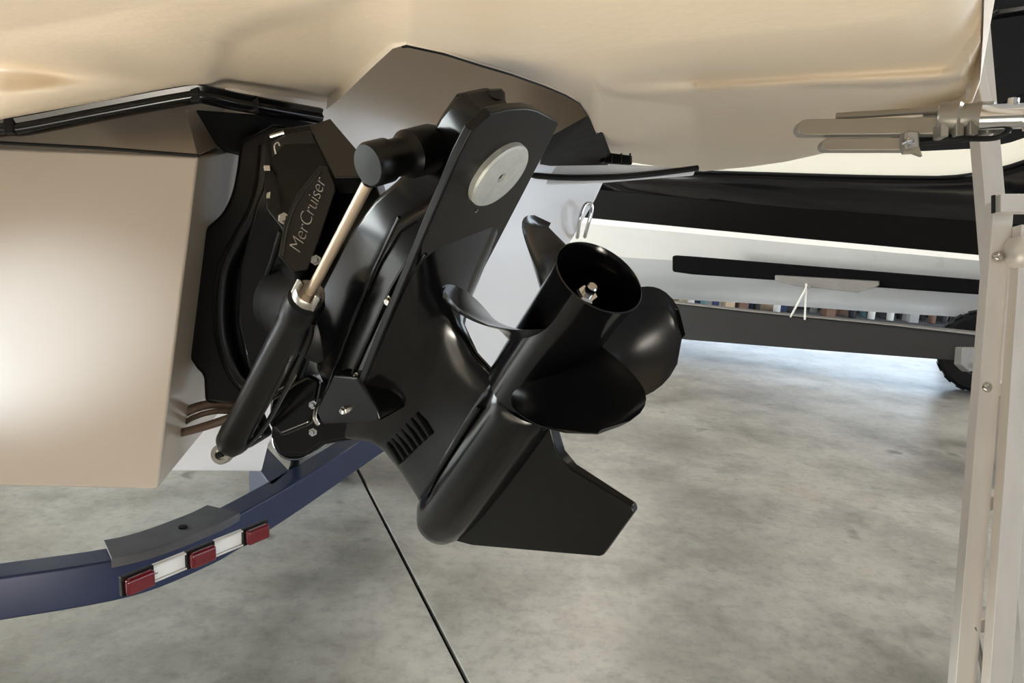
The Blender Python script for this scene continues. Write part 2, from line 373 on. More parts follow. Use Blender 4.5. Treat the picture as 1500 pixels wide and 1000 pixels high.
# ------------------------------------------------------------------ stern drive
dr = thing('stern_drive', 'black stern drive tilted up on the cream boat with a four bladed propeller', 'outdrive', tuple(D(-.45, .3, 0)))
def sub(par): return par
# --- lower unit: torpedo, strut
mb = MB()
prof = [(0.002, -.745), (.016, -.742), (.032, -.730), (.046, -.708), (.056, -.675), (.062, -.62), (.065, -.55), (.066, -.45), (.065, -.36), (.0635, -.29), (.0615, -.262), (.058, -.255), (.03, -.254)]
mb.lathe(D(0, -.014, 0), A, prof, 40, U)
low = mb.build('lower_unit', 'black_gloss', dr, smooth=50)
mb = MB(); rings = []
for h, s0, s1, wd, ex in ((-.01, -.715, -.27, .045, .9), (.05, -.69, -.285, .040, .9), (.10, -.675, -.285, .039, .85), (.15, -.66, -.265, .046, .75), (.178, -.655, -.22, .062, .6), (.195, -.65, -.165, .084, .45), (.2095, -.645, -.12, .099, .3)):
    ring = []
    for k in range(40):
        a = 2*math.pi*k/40; c = math.cos(a); sn = math.sin(a)
        c2 = math.copysign(abs(c)**min(1, ex*1.1), c)
        s = (s0+s1)/2 + (s1-s0)/2*c2; tt = wd*math.copysign(abs(sn)**ex, sn)*(1.0-.2*(c if ex > .7 else min(0, -c)*0))
        ring.append(D(s, h, tt))
    rings.append(ring)
mb.loft(rings).build('strut', 'black_gloss', low, smooth=60)
# torpedo side groove line
for tt in (1, -1):
    MB().tube([D(s, .025, tt*.058) for s in (-.60, -.55, -.5, -.4, -.3)], .004, 8).build('side_rib', 'black_satin', low)
# skeg
sk = [(-.70, -.055), (-.655, -.095), (-.394, -.266), (-.385, -.268), (-.262, -.252), (-.257, -.244), (-.298, -.14), (-.296, -.112), (-.275, -.085), (-.258, -.068), (-.30, -.03), (-.60, -.03)]
mb = MB(); th = lambda h: .013 + .010*max(0, (h+.27)/.24)
mb.add([D(s, h, .5*th(h)) for s, h in sk] + [D(s, h, -.5*th(h)) for s, h in sk], [tuple(range(12)), tuple(range(12, 24))[::-1]] + [(i, (i+1) % 12, 12+(i+1) % 12, 12+i) for i in range(12)])
mb.build('skeg', 'black_satin', low, bevel=.003)
for i in range(7):
    s = -.60 + i*.022
    MB().box(D(s, .125-.004*i, .041), A*.0045, U*.022+A*.006, T*.005).build('intake_slot', 'black_matte', low, bevel=.001)
# --- ventilation plate
mb = MB(); outl = []
for s, t in ((-.66, .03), (-.60, .075), (-.50, .10), (-.30, .105), (-.05, .105), (.055, .104), (.078, .095), (.10, .07), (.116, .035), (.120, 0)):
    outl.append((s, t))
port = [(s, t) for s, t in outl if s < 0] + [(.06, .105), (.10, .100), (.120, .075), (.120, .04), (.114, 0), (.104, -.03), (.090, -.06), (.072, -.098), (.066, -.103)]
poly = [D(s, .209, t) for s, t in port] + [D(s, .209, -t) for s, t in outl[::-1] if s < 0]
pl = mb.prism(poly, U*.014).build('ventilation_plate', 'black_satin', dr, bevel=.003)
MB().lathe(D(.005, .209, 0), -U, [(.02, -.004), (.0525, -.004), (.0525, .008), (.050, .011), (.008, .011), (.006, .004), (.001, .004)], 48).build('anode', 'zinc', pl, smooth=35)
MB().lathe(D(.005, .209, 0), -U, [(.001, .003), (.0055, .003), (.0055, .0075), (.001, .0085)], 6).build('anode_hole', 'black_matte', pl)  # black plug painted in for the dark bolt hole
MB().lathe(D(-.062, .209, .010), -U, [(.0035, -.002), (.0035, .003), (.001, .004)], 10).build('rivet', 'steel', pl)
# --- upper housing
def section(s, ht, w, hb=.222):
    r = min(.010, w*.5, (ht-hb)*.4); pts = []
    for (cx, cy, a0) in ((w-r, ht-r, 0), (-w+r, ht-r, 90)):
        pts += [(cx+r*math.cos(math.radians(a0+30*k)), cy+r*math.sin(math.radians(a0+30*k))) for k in range(4)]
    pts += [(-w*1.08, hb), (w*1.08, hb)]
    return [D(s, h, t) for t, h in pts]
uh = MB().loft([section(*q) for q in ((-.64, .25, .05), (-.61, .28, .07), (-.55, .335, .082), (-.46, .370, .084), (-.36, .376, .084), (-.2, .352, .084), (-.13, .335, .080), (-.09, .324, .060), (-.05, .319, .038), (.03, .312, .033), (.072, .303, .031), (.082, .292, .026))]).build('upper_housing', 'black_gloss', dr, smooth=40)
# stiffening ribs along the port flank; the last one added for an edge highlight
def flank(x, y): return onplane(x, y, D(0, 0, .093), T)
for pts_ in (((622, 352), (592, 390), (574, 420), (535, 505), (497, 590)), ((624, 372), (602, 398), (586, 428), (550, 508), (515, 585)), ((585, 318), (548, 395), (505, 500), (474, 585))):
    MB().tube([flank(*q) for q in pts_], .0028, 8).build('flank_rib', 'black_gloss', uh)
MB().lathe(onplane(724, 150, D(0, .275, 0), U), nrm(A*.7+U*.5), [(.016, -.02), (.016, .012), (.012, .017), (.001, .018)], 20).build('drain_plug', 'black_gloss', uh)
def boltat(p, ax, r, par, m='steel', h=.008):
    return MB().lathe(p, ax, [(r*1.35, -.004), (r*1.35, .002), (r, .002), (r, h), (r*.8, h+.0015), (.0005, h+.0015)], 6 if r > .004 else 10).build('bolt', m, par, smooth=30)
# pixel-anchored bolts on the port flank of the drive
def Dpx(x, y, t):
    return onplane(x, y, D(0, 0, t), T)
for x, y in ((572, 440), (525, 551)): boltat(Dpx(x, y, .093), T, .0065, uh)
# lower front skirt of the housing
mb = MB().prism([Dpx(x, y, .106) for x, y in ((487, 548), (522, 552), (552, 600), (556, 618), (472, 622), (462, 600))], -T*.16)
sk2 = mb.build('front_skirt', 'black_satin', dr, bevel=.006)
boltat(Dpx(505, 600, .108), T, .006, sk2)
# --- ram pivot pin
pv = .306; ps = -.022
mb = MB().lathe(D(ps, pv, 0), T, [(.001, .02), (.031, .02), (.034, .03), (.034, .075), (.028, .083), (.026, .088), (.026, .112), (.030, .115), (.030, .143), (.027, .148), (.001, .149)], 32)
pin = mb.build('ram_pivot', 'black_satin', dr, smooth=35)
# --- trim ram
Rr = D(ps, pv, .128); Fr = P(332, 662, 1.60)
ax = nrm(Fr-Rr); Lr = np.linalg.norm(Fr-Rr)
mid = P(461, 425, 1.215); 
# join on the axis nearest that pixel
lc = np.dot(mid-Rr, ax)
ram = MB().lathe(Rr, ax, [(.001, lc+.012), (.022, lc+.012), (.031, lc+.02), (.033, lc+.035), (.033, lc+.06), (.030, lc+.07), (.030, Lr-.10), (.033, Lr-.09), (.033, Lr-.05), (.026, Lr-.03), (.022, Lr-.015), (.001, Lr-.01)], 32).build('trim_ram', 'black_satin', dr, smooth=35)
MB().lathe(Rr, ax, [(.001, .02), (.0085, .02), (.0085, lc+.02), (.001, lc+.02)], 20).build('ram_rod', 'rod_metal', ram)
MB().lathe(Rr, ax, [(.001, -.006), (.020, -.004), (.020, .012), (.014, .022), (.012, .036), (.0095, .040), (.001, .040)], 20).build('rod_eye', 'black_gloss', ram)
a_, b_ = frame(ax, fw)
MB().lathe(Rr, ax, [(.011, lc-.002), (.024, lc-.002), (.026, lc+.004), (.026, lc+.013), (.011, lc+.013)], 24).build('gland_nut', 'steel', ram, smooth=35)
sd = nrm(np.cross(ax, fw))
for sg in (1, -1):
    MB().box(Rr+ax*(lc+.010)+sd*sg*.019-fw*.012, ax*.020, sd*.006, fw*.010).build('gland_lug', 'steel', ram, bevel=.004)
# parallel oil line beside the ram
MB().tube(smoothpath([Rr+ax*(lc+.05)+sd*.03-fw*.012, Rr+ax*(lc+.12)+sd*.042-fw*.01, Rr+ax*(Lr-.2)+sd*.045, Rr+ax*(Lr-.06)+sd*.03], 5), .005, 8).build('oil_line', 'black_gloss', ram)
if np.dot(sd, rt) < 0: sd = -sd
MB().lathe(Fr-fw*.035, -fw, [(.001, -.02), (.021, -.02), (.021, -.002), (.019, .002), (.011, .002), (.010, -.004), (.001, -.004)], 28).build('pivot_washer', 'steel', ram, smooth=35)
MB().lathe(Fr-fw*.037, -fw, [(.0075, -.01), (.0075, .005), (.001, .006)], 6).build('pivot_bolt', 'black_satin', ram, smooth=30)
MB().prism([P(x, y, 1.555) for x, y in ((330, 612), (372, 600), (388, 640), (352, 662), (336, 660), (322, 640))], fw*.06).build('ram_end', 'black_satin', ram, bevel=.008, seg=3)
# --- gimbal housing on the transom
gx = [(350, 205), (344, 250), (336, 285), (322, 312), (298, 335), (280, 365), (271, 405), (266, 450), (267, 490), (274, 520), (286, 540), (296, 550), (298, 590), (345, 597), (380, 590), (440, 560), (470, 480), (480, 300), (470, 190), (400, 180)]
gxs = smoothpath([V(x, y, 0) for x, y in gx[:11]], 4) + [V(x, y, 0) for x, y in gx[11:]]
gh = MB().prism([P(q[0], q[1], 1.66) for q in gxs], fw*.16).build('gimbal_housing', 'black_satin', dr, bevel=.012, seg=3)
# raised rim of the housing following its left outline
rim = smoothpath([P(x, y, 1.645) for x, y in ((392, 215), (388, 260), (376, 310), (352, 352), (332, 395), (326, 450), (330, 500), (346, 545), (372, 575))], 5)
MB().tube(rim, .020, 12).build('housing_rim', 'black_gloss', gh)
MB().prism([P(x, y, 1.60) for x, y in ((372, 300), (392, 250), (420, 330), (440, 430), (420, 520), (385, 570), (360, 540), (345, 470), (350, 390))], fw*.05).build('gimbal_ring', 'black_gloss', dr, bevel=.012, seg=3)
# bellows between ring and drive
cen0, cen1 = P(425, 440, 1.60), P(500, 470, 1.36); bax = nrm(cen1-cen0); Lb = np.linalg.norm(cen1-cen0)
MB().lathe(cen0, bax, [(.02, 0)] + [(.080+(.010 if i % 2 else 0), .02+i*Lb/11*.95) for i in range(11)] + [(.02, Lb)], 36).build('bellows', 'rubber', dr, smooth=60)
# --- bell housing block with the name plate
bh_px = [(392, 205), (402, 188), (455, 180), (484, 176), (545, 250), (560, 300), (545, 330), (470, 470), (440, 410), (424, 372), (416, 345), (388, 310), (385, 260)]
zt = [1.50, 1.52, 1.52, 1.52, 1.38, 1.35, 1.35, 1.35, 1.37, 1.38, 1.40, 1.46, 1.49]
bh = MB().prism([P(x, y, d) for (x, y), d in zip(bh_px, zt)], fw*.14).build('bell_housing', 'black_satin', dr, bevel=.010, seg=3)
# sloping top face
MB().prism([P(452, 184, 1.50), P(484, 173, 1.52), P(548, 248, 1.35), P(540, 259, 1.335), P(490, 259, 1.335)], V(0, .03, -.03)).build('top_face', 'black_gloss', bh, bevel=.003)
# steering-arm block at upper left
MB().prism([P(x, y, 1.47) for x, y in ((395, 208), (415, 196), (455, 190), (500, 262), (478, 250), (440, 330), (424, 366), (404, 330), (398, 290))], fw*.06).build('steering_block', 'black_gloss', bh, bevel=.006)
# nameplate: raised rim + face + lettering, lying on one plane
q0, q1 = P(436, 372, 1.315), P(476, 262, 1.36)
yx = nrm(q1-q0); face_n = nrm(-fw + .15*rt); face_n = nrm(face_n - yx*np.dot(face_n, yx)); yy = nrm(np.cross(face_n, yx))
Ln = np.linalg.norm(q1-q0)
def NP(u, v, o=0): return q0 + yx*u + yy*v + face_n*o
pb = [(-.035, -.004), (-.012, .030), (.05, .041), (.11, .037), (Ln+.022, .018), (Ln+.026, .004), (Ln-.005, -.024), (.0, -.027), (-.022, -.026)]
npl = MB().prism([NP(u, v, 0) for u, v in pb], -face_n*.10).build('name_plate', 'black_gloss', bh, bevel=.003)
npl['label'] = 'black name plate with slanted silver lettering'
MB().tube(smoothpath([NP(u, v, .001) for u, v in ((-.012, .022), (.05, .032), (.11, .028), (Ln+.012, .010))], 5), .0018, 8).build('plate_rim', 'frame_dark', bh)
tcu = bpy.data.curves.new('t', 'FONT'); tcu.body = 'MerCruiser'; tcu.size = .030; tcu.shear = .35; tcu.extrude = .0006; tcu.offset = -.0007; tcu.align_x = 'LEFT'; tcu.align_y = 'CENTER'; tcu.space_character = .95
to = bpy.data.objects.new('t', tcu); COL.objects.link(to); bpy.context.view_layer.update()
tm = bpy.data.meshes.new_from_object(to.evaluated_get(bpy.context.evaluated_depsgraph_get())); bpy.data.objects.remove(to)
wdt = max(v.co.x for v in tm.vertices); sc = (Ln*1.0)/wdt
mb = MB(); mb.add([NP(v.co.x*sc, v.co.y*1.0*sc + .006, .0012+v.co.z) for v in tm.vertices], [tuple(p.vertices) for p in tm.polygons])
mb.build('lettering', 'letter', bh, smooth=0)
for x, y, d, r in ((398, 287, 1.463, .008), (416, 320, 1.40, .0085), (463, 381, 1.30, .007)): boltat(P(x, y, d), -fw, r, bh)
MB().prism([P(x, y, 1.45) for x, y in ((386, 242), (395, 242), (396, 250), (387, 250))], fw*.01).build('grease_cap', 'steel', bh, bevel=.001)
MB().tube(smoothpath([P(404, 226, 1.45), P(402, 214, 1.45), P(407, 209, 1.45), P(410, 214, 1.45)], 4), .002, 8).build('wire_clip', 'chrome', bh)
MB().tube([P(396, 200, 1.47), P(416, 194, 1.47)], .004, 8).build('cotter_pin', 'steel', bh)
# shift cable and hoses
MB().tube(smoothpath([P(412, 338, 1.42), P(396, 390, 1.50), P(375, 440, 1.58)], 6), .006, 8).build('shift_cable', 'rubber', dr)
MB().tube([P(386, 626, 1.50), P(434, 548, 1.42)], .0028, 8).build('link_rod', 'steel', dr)
MB().tube(smoothpath([P(345, 596, 1.66), P(310, 592, 1.68), P(275, 602, 1.69), P(240, 628, 1.70), P(215, 650, 1.72)], 8), .0105, 12).build('hydraulic_hose', 'hose', dr)
MB().tube(smoothpath([P(345, 603, 1.64), P(312, 603, 1.66), P(280, 613, 1.68), P(252, 632, 1.70), P(222, 640, 1.72)], 8), .006, 10).build('hydraulic_hose', 'hose', dr)
MB().tube(smoothpath([P(350, 607, 1.63), P(320, 618, 1.63), P(280, 630, 1.655), P(245, 638, 1.68), P(215, 640, 1.70)], 8), .0095, 12).build('hydraulic_hose', 'hose', dr)
# transom shield behind the lower bracket
MB().prism([P(x, y, 1.74) for x, y in ((398, 590), (425, 562), (470, 552), (560, 545), (570, 615), (540, 640), (470, 652), (450, 668), (410, 668), (396, 640))], fw*.10).build('transom_shield', 'black_matte', dr, bevel=.010, seg=3)
# lower gimbal bracket
MB().prism([P(x, y, 1.52) for x, y in ((395, 585), (432, 558), (452, 548), (470, 556), (462, 600), (455, 622), (410, 640), (392, 622))], fw*.08).build('lower_bracket', 'black_gloss', dr, bevel=.010, seg=3)
MB().tube(smoothpath([P(470, 585, 1.46), P(462, 600, 1.455), P(461, 612, 1.455), P(466, 622, 1.46)], 5), .004, 8).build('ground_wire', 'steel', dr)
boltat(P(458, 633, 1.46), -fw, .006, dr, 'chrome')
boltat(P(458, 593, 1.46), -fw, .006, dr, 'chrome')

# --- propeller
pr = MB().lathe(D(0, 0, 0), A, [(.030, -.253), (.060, -.253), (.0605, -.20), (.059, -.10), (.0595, -.05), (.061, -.02), (.0645, .0), (.0625, .001), (.0585, -.008), (.056, -.03), (.0545, -.09), (.054, -.15), (.030, -.152)], 64).build('propeller', 'black_gloss', dr, smooth=35)
MB().lathe(D(0, 0, 0), A, [(.030, -.20), (.024, -.20), (.026, -.16), (.024, -.075), (.020, -.068), (.010, -.067), (.001, -.066)], 32).build('inner_hub', 'black_satin', pr)
MB().lathe(D(0, 0, 0), A, [(.017, -.070), (.017, -.036), (.014, -.033), (.001, -.033)], 6).build('prop_nut', 'chrome', pr, smooth=30)
MB().lathe(D(0, 0, 0), A, [(.008, -.04), (.008, -.020), (.006, -.018), (.001, -.018)], 16).build('shaft_end', 'steel', pr)
for k in range(3):
    a = math.radians(20+120*k); dirn = U*math.cos(a)+T*math.sin(a); pe = np.cross(A, dirn)
    MB().box(D(-.125, 0, 0)+dirn*.039, dirn*.0165, pe*.004, A*.045).build('hub_spoke', 'black_satin', pr, bevel=.002)
PITCH = .50; R0, R1 = .050, .190
def blade(th0):
    NRr, NC = 16, 18; top, bot = [], []
    for i in range(NRr):
        f = i/(NRr-1); rho = R0 + (R1-R0)*(1-(1-f)**1.25)
        g = (rho-R0)/(R1-R0)
        wlead = (.062 + .040*math.sin(min(1, g*1.05)*math.pi*.62)) * math.sqrt(max(0.0, 1-g**5.0))
        wtrail = (.058 + .036*g) * math.sqrt(max(0.0, 1-g**6.0))
        be = math.atan2(PITCH/(2*math.pi), rho)
        for j in range(NC):
            c = -1+2*j/(NC-1); cc = math.copysign(abs(c)**.85, c)
            q = cc*(wlead if c < 0 else wtrail)
            th = math.radians(th0) + q*math.cos(be)/rho; s = -.143 + q*math.sin(be) + .38*(rho-R0)
            s += .010*max(0, c)**3
            thick = (.0075*(1-g)+.0022)*(1-abs(c)**2.5)+.0012
            er = U*math.cos(th)+T*math.sin(th); et = -U*math.sin(th)+T*math.cos(th)
            nn = nrm(A*math.cos(be) - et*math.sin(be)); p = E0 + er*rho + A*s
            top.append(p+nn*thick/2); bot.append(p-nn*thick/2)
    n = NRr*NC; fs = []
    for i in range(NRr-1):
        for j in range(NC-1):
            a, b, c, d = i*NC+j, i*NC+j+1, (i+1)*NC+j+1, (i+1)*NC+j
            fs += [(a, b, c, d), (n+d, n+c, n+b, n+a)]
    ed = [i*NC for i in range(NRr)] + [(NRr-1)*NC+j for j in range(1, NC)] + [i*NC+NC-1 for i in range(NRr-2, -1, -1)] + [j for j in range(NC-2, 0, -1)]
    fs += [(ed[k], ed[(k+1) % len(ed)], n+ed[(k+1) % len(ed)], n+ed[k]) for k in range(len(ed))]
    return MB().add(top+bot, fs)
for th0 in (52, 142, 232, 322):
    blade(th0).build('blade', 'black_gloss', pr, smooth=60)

# ------------------------------------------------------------------ navy trailer under the cream boat
tr = thing('boat_trailer', 'navy painted boat trailer crossmember with red marker lights under the cream boat', 'trailer', (-.7, 2.0, 0))
zt_ = .44
path = smoothpath([onz(-250, 866, zt_), onz(-100, 858, zt_), onz(0, 846, zt_), onz(190, 816, zt_), onz(300, 778, zt_), onz(360, 748, zt_), onz(450, 696, zt_), onz(555, 630, zt_), onz(640, 580, zt_)], 6)
def sweep(path, prof, zup=V(0, 0, 1)):
    rings = []
    for i, q in enumerate(path):
        t = nrm(path[min(i+1, len(path)-1)]-path[max(0, i-1)]); a = nrm(np.cross(t, zup))
        rings.append([q + a*x + zup*y for x, y in prof])
    return rings
# a points to the camera side (right of travel)
MB().loft(sweep(path, ((0, 0), (-.075, 0), (-.075, -.10), (0, -.10)))).build('crossmember', 'navy_paint', tr, smooth=30, bevel=.006, seg=3)
def near(px, py):
    q = onz(px, py, zt_); k = min(range(len(path)), key=lambda i: np.linalg.norm(path[i]-q)); return k
k0, k1 = near(175, 820), near(352, 752)
sub_ = path[k0:k1+1]
MB().loft(sweep(sub_, ((.002, -.014), (.002, .004), (-.098, .004), (-.098, .010), (.008, .010), (.008, -.014)))).build('saddle_plate', 'dusty_navy', tr, smooth=30, bevel=.002)
def along(px, py, zz, off):
    q = onz(px, py, zz); k = near(px, py-40); t = nrm(path[min(k+1, len(path)-1)]-path[k-1]); a = nrm(np.cross(t, V(0, 0, 1))); return q, t, a
q_ = onz(268, 772, zt_+.0105)
MB().lathe(q_, V(0, 0, 1), [(.011, -.004), (.011, .003), (.006, .004), (.001, .004)], 16).build('saddle_hole', 'black_matte', tr)  # dark disc standing in for the shade of a bolt hole
# light bar
LB0 = onz(178, 866, .372); LB1 = onz(386, 769, .392); LB0 = P(180, 855, 1.60); LB1 = P(383, 773, 1.88)
bt = nrm(LB1-LB0); LL = np.linalg.norm(LB1-LB0); bz = nrm(V(0, 0, 1) - bt*bt[2]); bn = np.cross(bt, bz)
if np.dot(bn, C0-LB0) < 0: bn = -bn
lb = MB().box((LB0+LB1)/2 + bn*.004, bt*(LL/2), bz*.021, bn*.003).build('light_bar', 'white_plastic', tr, bevel=.002)
for vz in (-.018, .018): MB().box((LB0+LB1)/2 + bn*.009 + bz*vz, bt*(LL/2), bz*.0022, bn*.004).build('bar_lip', 'aluminium', lb, bevel=.001)
for fq in (.075, .5, .925):
    c = LB0+bt*LL*fq
    MB().box(c+bn*.008, bt*.036, bz*.0225, bn*.006).build('lamp_base', 'black_satin', lb, bevel=.002)
    MB().box(c+bn*.020, bt*.031, bz*.019, bn*.010).build('red_lamp', 'red_lens', lb, bevel=.007, seg=4)
for fq in (.2, .83): MB().lathe(LB0+bt*LL*fq+bn*.005, bn, [(.004, 0), (.004, .004), (.001, .005)], 8).build('screw', 'steel', lb)
# bunk post, keel roller, wheels
MB().prism([onz(x, y, zt_) for x, y in ((365, 668), (392, 655), (425, 690), (398, 712))], V(0, 0, -.12)).build('bunk_post', 'navy_paint', tr, bevel=.004)
c = P(432, 640, 2.28); ax = nrm(V(.25, -.9, .12))
rl = MB().lathe(c, ax, [(.001, -.05), (.050, -.05), (.062, -.03), (.062, .02), (.052, .026), (.030, .020), (.001, .018)], 40).build('keel_roller', 'rubber', tr, smooth=35)
MB().ringlathe(c, ax, [(.060, .018), (.066, .018), (.066, .030), (.063, .033), (.060, .030)], 40).build('roller_rim', 'chrome', rl, smooth=50)
MB().tube([c-ax*.03, c-ax*.06+V(0, 0, -.10), c-ax*.06+V(-.02, .02, -.16)], .014).build('roller_arm', 'frame_dark', tr)
def wheel(par, c, ax, r, wd, rimr, tyre_name='tyre'):
    ty = MB().lathe(c, ax, [(rimr, -wd*.42), (rimr+.03, -wd*.5), (r-.03, -wd*.5), (r-.008, -wd*.40), (r, -wd*.25), (r, wd*.25), (r-.008, wd*.40), (r-.03, wd*.5), (rimr+.03, wd*.5), (rimr, wd*.42)], 48).build(tyre_name, 'rubber', par, smooth=40)
    MB().lathe(c, ax, [(.001, -.02), (rimr*.55, -.02), (rimr*.9, .02), (rimr+.004, wd*.44), (rimr+.004, -wd*.44), (rimr*.85, -.04), (.001, -.05)], 32).build('rim', 'aluminium', ty, smooth=40)
    for k in range(18):
        a, b = frame(nrm(ax)); an = 2*math.pi*k/18; d = a*math.cos(an)+b*math.sin(an); e = np.cross(nrm(ax), d)
        MB().box(np.asarray(c)+d*(r+.002), d*.006, e*.035, nrm(ax)*wd*.34).build('tread_block', 'rubber', ty, bevel=.003)
wc = onz(500, 720, 0); wheel(tr, V(wc[0]-.13, wc[1]+.22, .315), nrm(V(-.55, -.8, 0)), .305, .19, .17)
MB().tube([V(wc[0]-.13, wc[1]+.22, .315), V(wc[0]-.5, wc[1]-.25, .315)], .03).build('axle', 'navy_paint', tr)

# ------------------------------------------------------------------ boarding ladder folded under the platform
bl = thing('boarding_ladder', 'folded stainless boarding ladder clamped under the right end of the swim platform', 'boarding ladder', tuple(P(1330, 190, 1.15)))
dd = lambda x: 1.22 - (x-1170)/320*.16
def LP(x, y, o=0): return P(x, y, dd(x)+o)
def flatbar(name, x0, y0, x1, y1, w0, th, mt, round_=True):
    a, b = LP(x0, y0), LP(x1, y1); t = nrm(b-a); n_ = nrm(np.cross(t, fw)); n_ = n_ if n_[2] > 0 else -n_
    hw = w0/2; pts = arc(a+t*hw, -t, n_, hw, -90, 90, 8) if round_ else [a-n_*hw, a+n_*hw]
    pts = pts + [b+n_*hw, b-n_*hw]
    return MB().prism(pts, fw*th).build(name, mt, bl, bevel=.002)
flatbar('side_rail', 1168, 186, 1380, 183, .026, .02, 'tube_metal')
flatbar('side_rail', 1204, 211, 1345, 210, .020, .02, 'tube_metal')
MB().tube([LP(1225, 172, .02), LP(1375, 163, .02)], .0075).build('slide_tube', 'tube_metal', bl)
MB().tube([LP(1230, 179, .004), LP(1352, 171, .004)], .004).build('slide_tube', 'chrome', bl)
MB().tube([LP(1345, 208, .02), LP(1440, 200, .02)], .006).build('slide_tube', 'rubber', bl)
cl = MB().lathe(LP(1376, 172), nrm(LP(1460, 170)-LP(1376, 172)), [(.001, 0), (.020, 0), (.022, .004), (.022, .026), (.019, .03), (.019, .045), (.021, .048), (.021, .068), (.001, .07)], 28).build('hinge_barrel', 'tube_metal', bl, smooth=35)
MB().lathe(LP(1438, 172, -.02), nrm(LP(1490, 170)-LP(1438, 172)), [(.001, 0), (.0175, 0), (.0175, .050), (.021, .051), (.021, .057), (.001, .058)], 28).build('hinge_pin', 'chrome', bl, smooth=35)
MB().lathe(LP(1483, 157, -.02), V(0, 0, 1), [(.007, -.005), (.007, .012), (.001, .014)], 16).build('pin_stop', 'chrome', bl)
for x, y in ((1378, 193), (1400, 192), (1420, 190), (1444, 188), (1468, 188)):
    MB().box(LP(x, y, -.005), rt*.006, up*.010, fw*.012).build('clamp_tab', 'tube_metal' if x % 3 else 'black_satin', bl, bevel=.002)
MB().tube(smoothpath([LP(1370, 198, 0), LP(1420, 203, -.01), LP(1465, 200, -.02), LP(1486, 178, -.02)], 6), .004, 8).build('retaining_cord', 'rubber', bl)
ck = MB().box(LP(1332, 207, -.008), rt*.011, up*.014, fw*.010).build('rail_clip', 'tube_metal', bl, bevel=.004)
MB().lathe(LP(1332, 207, -.02), -fw, [(.006, -.01), (.006, .004), (.001, .006)], 12).build('clip_knob', 'chrome', bl)
MB().prism([LP(1322, 214, -.012), LP(1346, 212, -.012), LP(1352, 229, -.012), LP(1338, 224, -.012), LP(1324, 225, -.012)], fw*.008).build('clip_tongue', 'tube_metal', bl, bevel=.001)

# ------------------------------------------------------------------ aluminium stepladder
lt = thing('stepladder', 'aluminium stepladder standing at the right edge beside the swim platform', 'stepladder', (.85, 1.15, 0))
def rail(name, x0, y0, d0, x1, y1, d1, wpx, mt='aluminium', dep=.022, toz=None):
    a, b = P(x0, y0, d0), P(x1, y1, d1)
    if toz is not None: b = a + (b-a)*((a[2]-toz)/(a[2]-b[2]))
    t = nrm(b-a); n_ = nrm(np.cross(t, fw)); n_ = n_ if np.dot(n_, rt) > 0 else -n_; dp = nrm(np.cross(n_, t)); dp = dp if dp[1] > 0 else -dp
    hw = wpx/2/F*(d0+d1)/2; mb = MB(); fl = .0022
    # channel section: web to the front, flanges going back
    prof = [(-hw, 0), (hw, 0), (hw, dep), (hw-fl, dep), (hw-fl, fl*1.2), (-hw+fl, fl*1.2), (-hw+fl, dep), (-hw, dep)]
    mb.loft([[a+n_*x+dp*y for x, y in prof], [b+n_*x+dp*y for x, y in prof]])
    return mb.build(name, mt, lt, smooth=30, bevel=.0008), a, b, n_, dp
r1, a1_, b1_, n1, dp1 = rail('front_rail', 1471, 296, 1.22, 1416, 990, 1.20, 30, toz=0)
r2, a2_, b2_, n2, dp2 = rail('front_rail', 1512, 330, 1.20, 1467, 990, 1.17, 32, toz=0)
r3, *_ = rail('rear_rail', 1428, -60, 1.42, 1455, 260, 1.36, 30, dep=.03, toz=.45)
MB().loft([[P(1404, -60, 1.40)+rt*x+fw*y for x, y in ((-.012, 0), (.012, 0), (.012, .02), (-.012, .02))], [P(1446, 150, 1.355)+rt*x+fw*y for x, y in ((-.009, 0), (.009, 0), (.009, .02), (-.009, .02))]]).build('brace', 'aluminium', lt, bevel=.002)
MB().box(P(1492, 299, 1.205), rt*.036, up*.0145, fw*.012).build('top_bar', 'aluminium', lt, bevel=.0015)
MB().box(P(1455, 299, 1.203), rt*.0012, up*.0145, fw*.004).build('end_cap', 'rubber', lt, bevel=.0005)
MB().lathe(P(1476, 370, 1.205), rt, [(.001, 0), (.018, .001), (.024, .006), (.026, .014), (.026, .09), (.001, .09)], 28).build('rung', 'aluminium', lt, smooth=50)
for y0, x0, x1 in ((571, 1456, 1492), (737, 1442, 1484), (917, 1428, 1472)):
    MB().prism([P(x0, y0-11, 1.215), P(x1+14, y0-11, 1.20), P(x1+14, y0+11, 1.20), P(x0, y0+11, 1.215)], fw*.06).build('rung', 'aluminium', lt, bevel=.004)
MB().tube(smoothpath([P(1427, 917, 1.205), P(1433, 940, 1.205), P(1440, 985, 1.20), P(1444, 1040, 1.20)], 5), .0035, 8).build('spreader', 'bracket_grey', lt)
for x, y in ((1462, 376), (1445, 567)):
    MB().lathe(P(x, y, 1.214), -fw, [(.0085, -.004), (.0085, .002), (.006, .005), (.003, .006), (.001, .0055)], 20).build('rivet', 'steel', lt, smooth=50)
for b in (b1_, b2_):
    MB().box(b+V(0, 0, .016), n1*.022, nrm(np.cross(n1, V(0, 0, 1)))*.022, V(0, 0, .016)).build('rubber_foot', 'rubber', lt, bevel=.004)
rb = P(1455, 260, 1.36) + (P(1455, 260, 1.36)-P(1428, -60, 1.42))*0

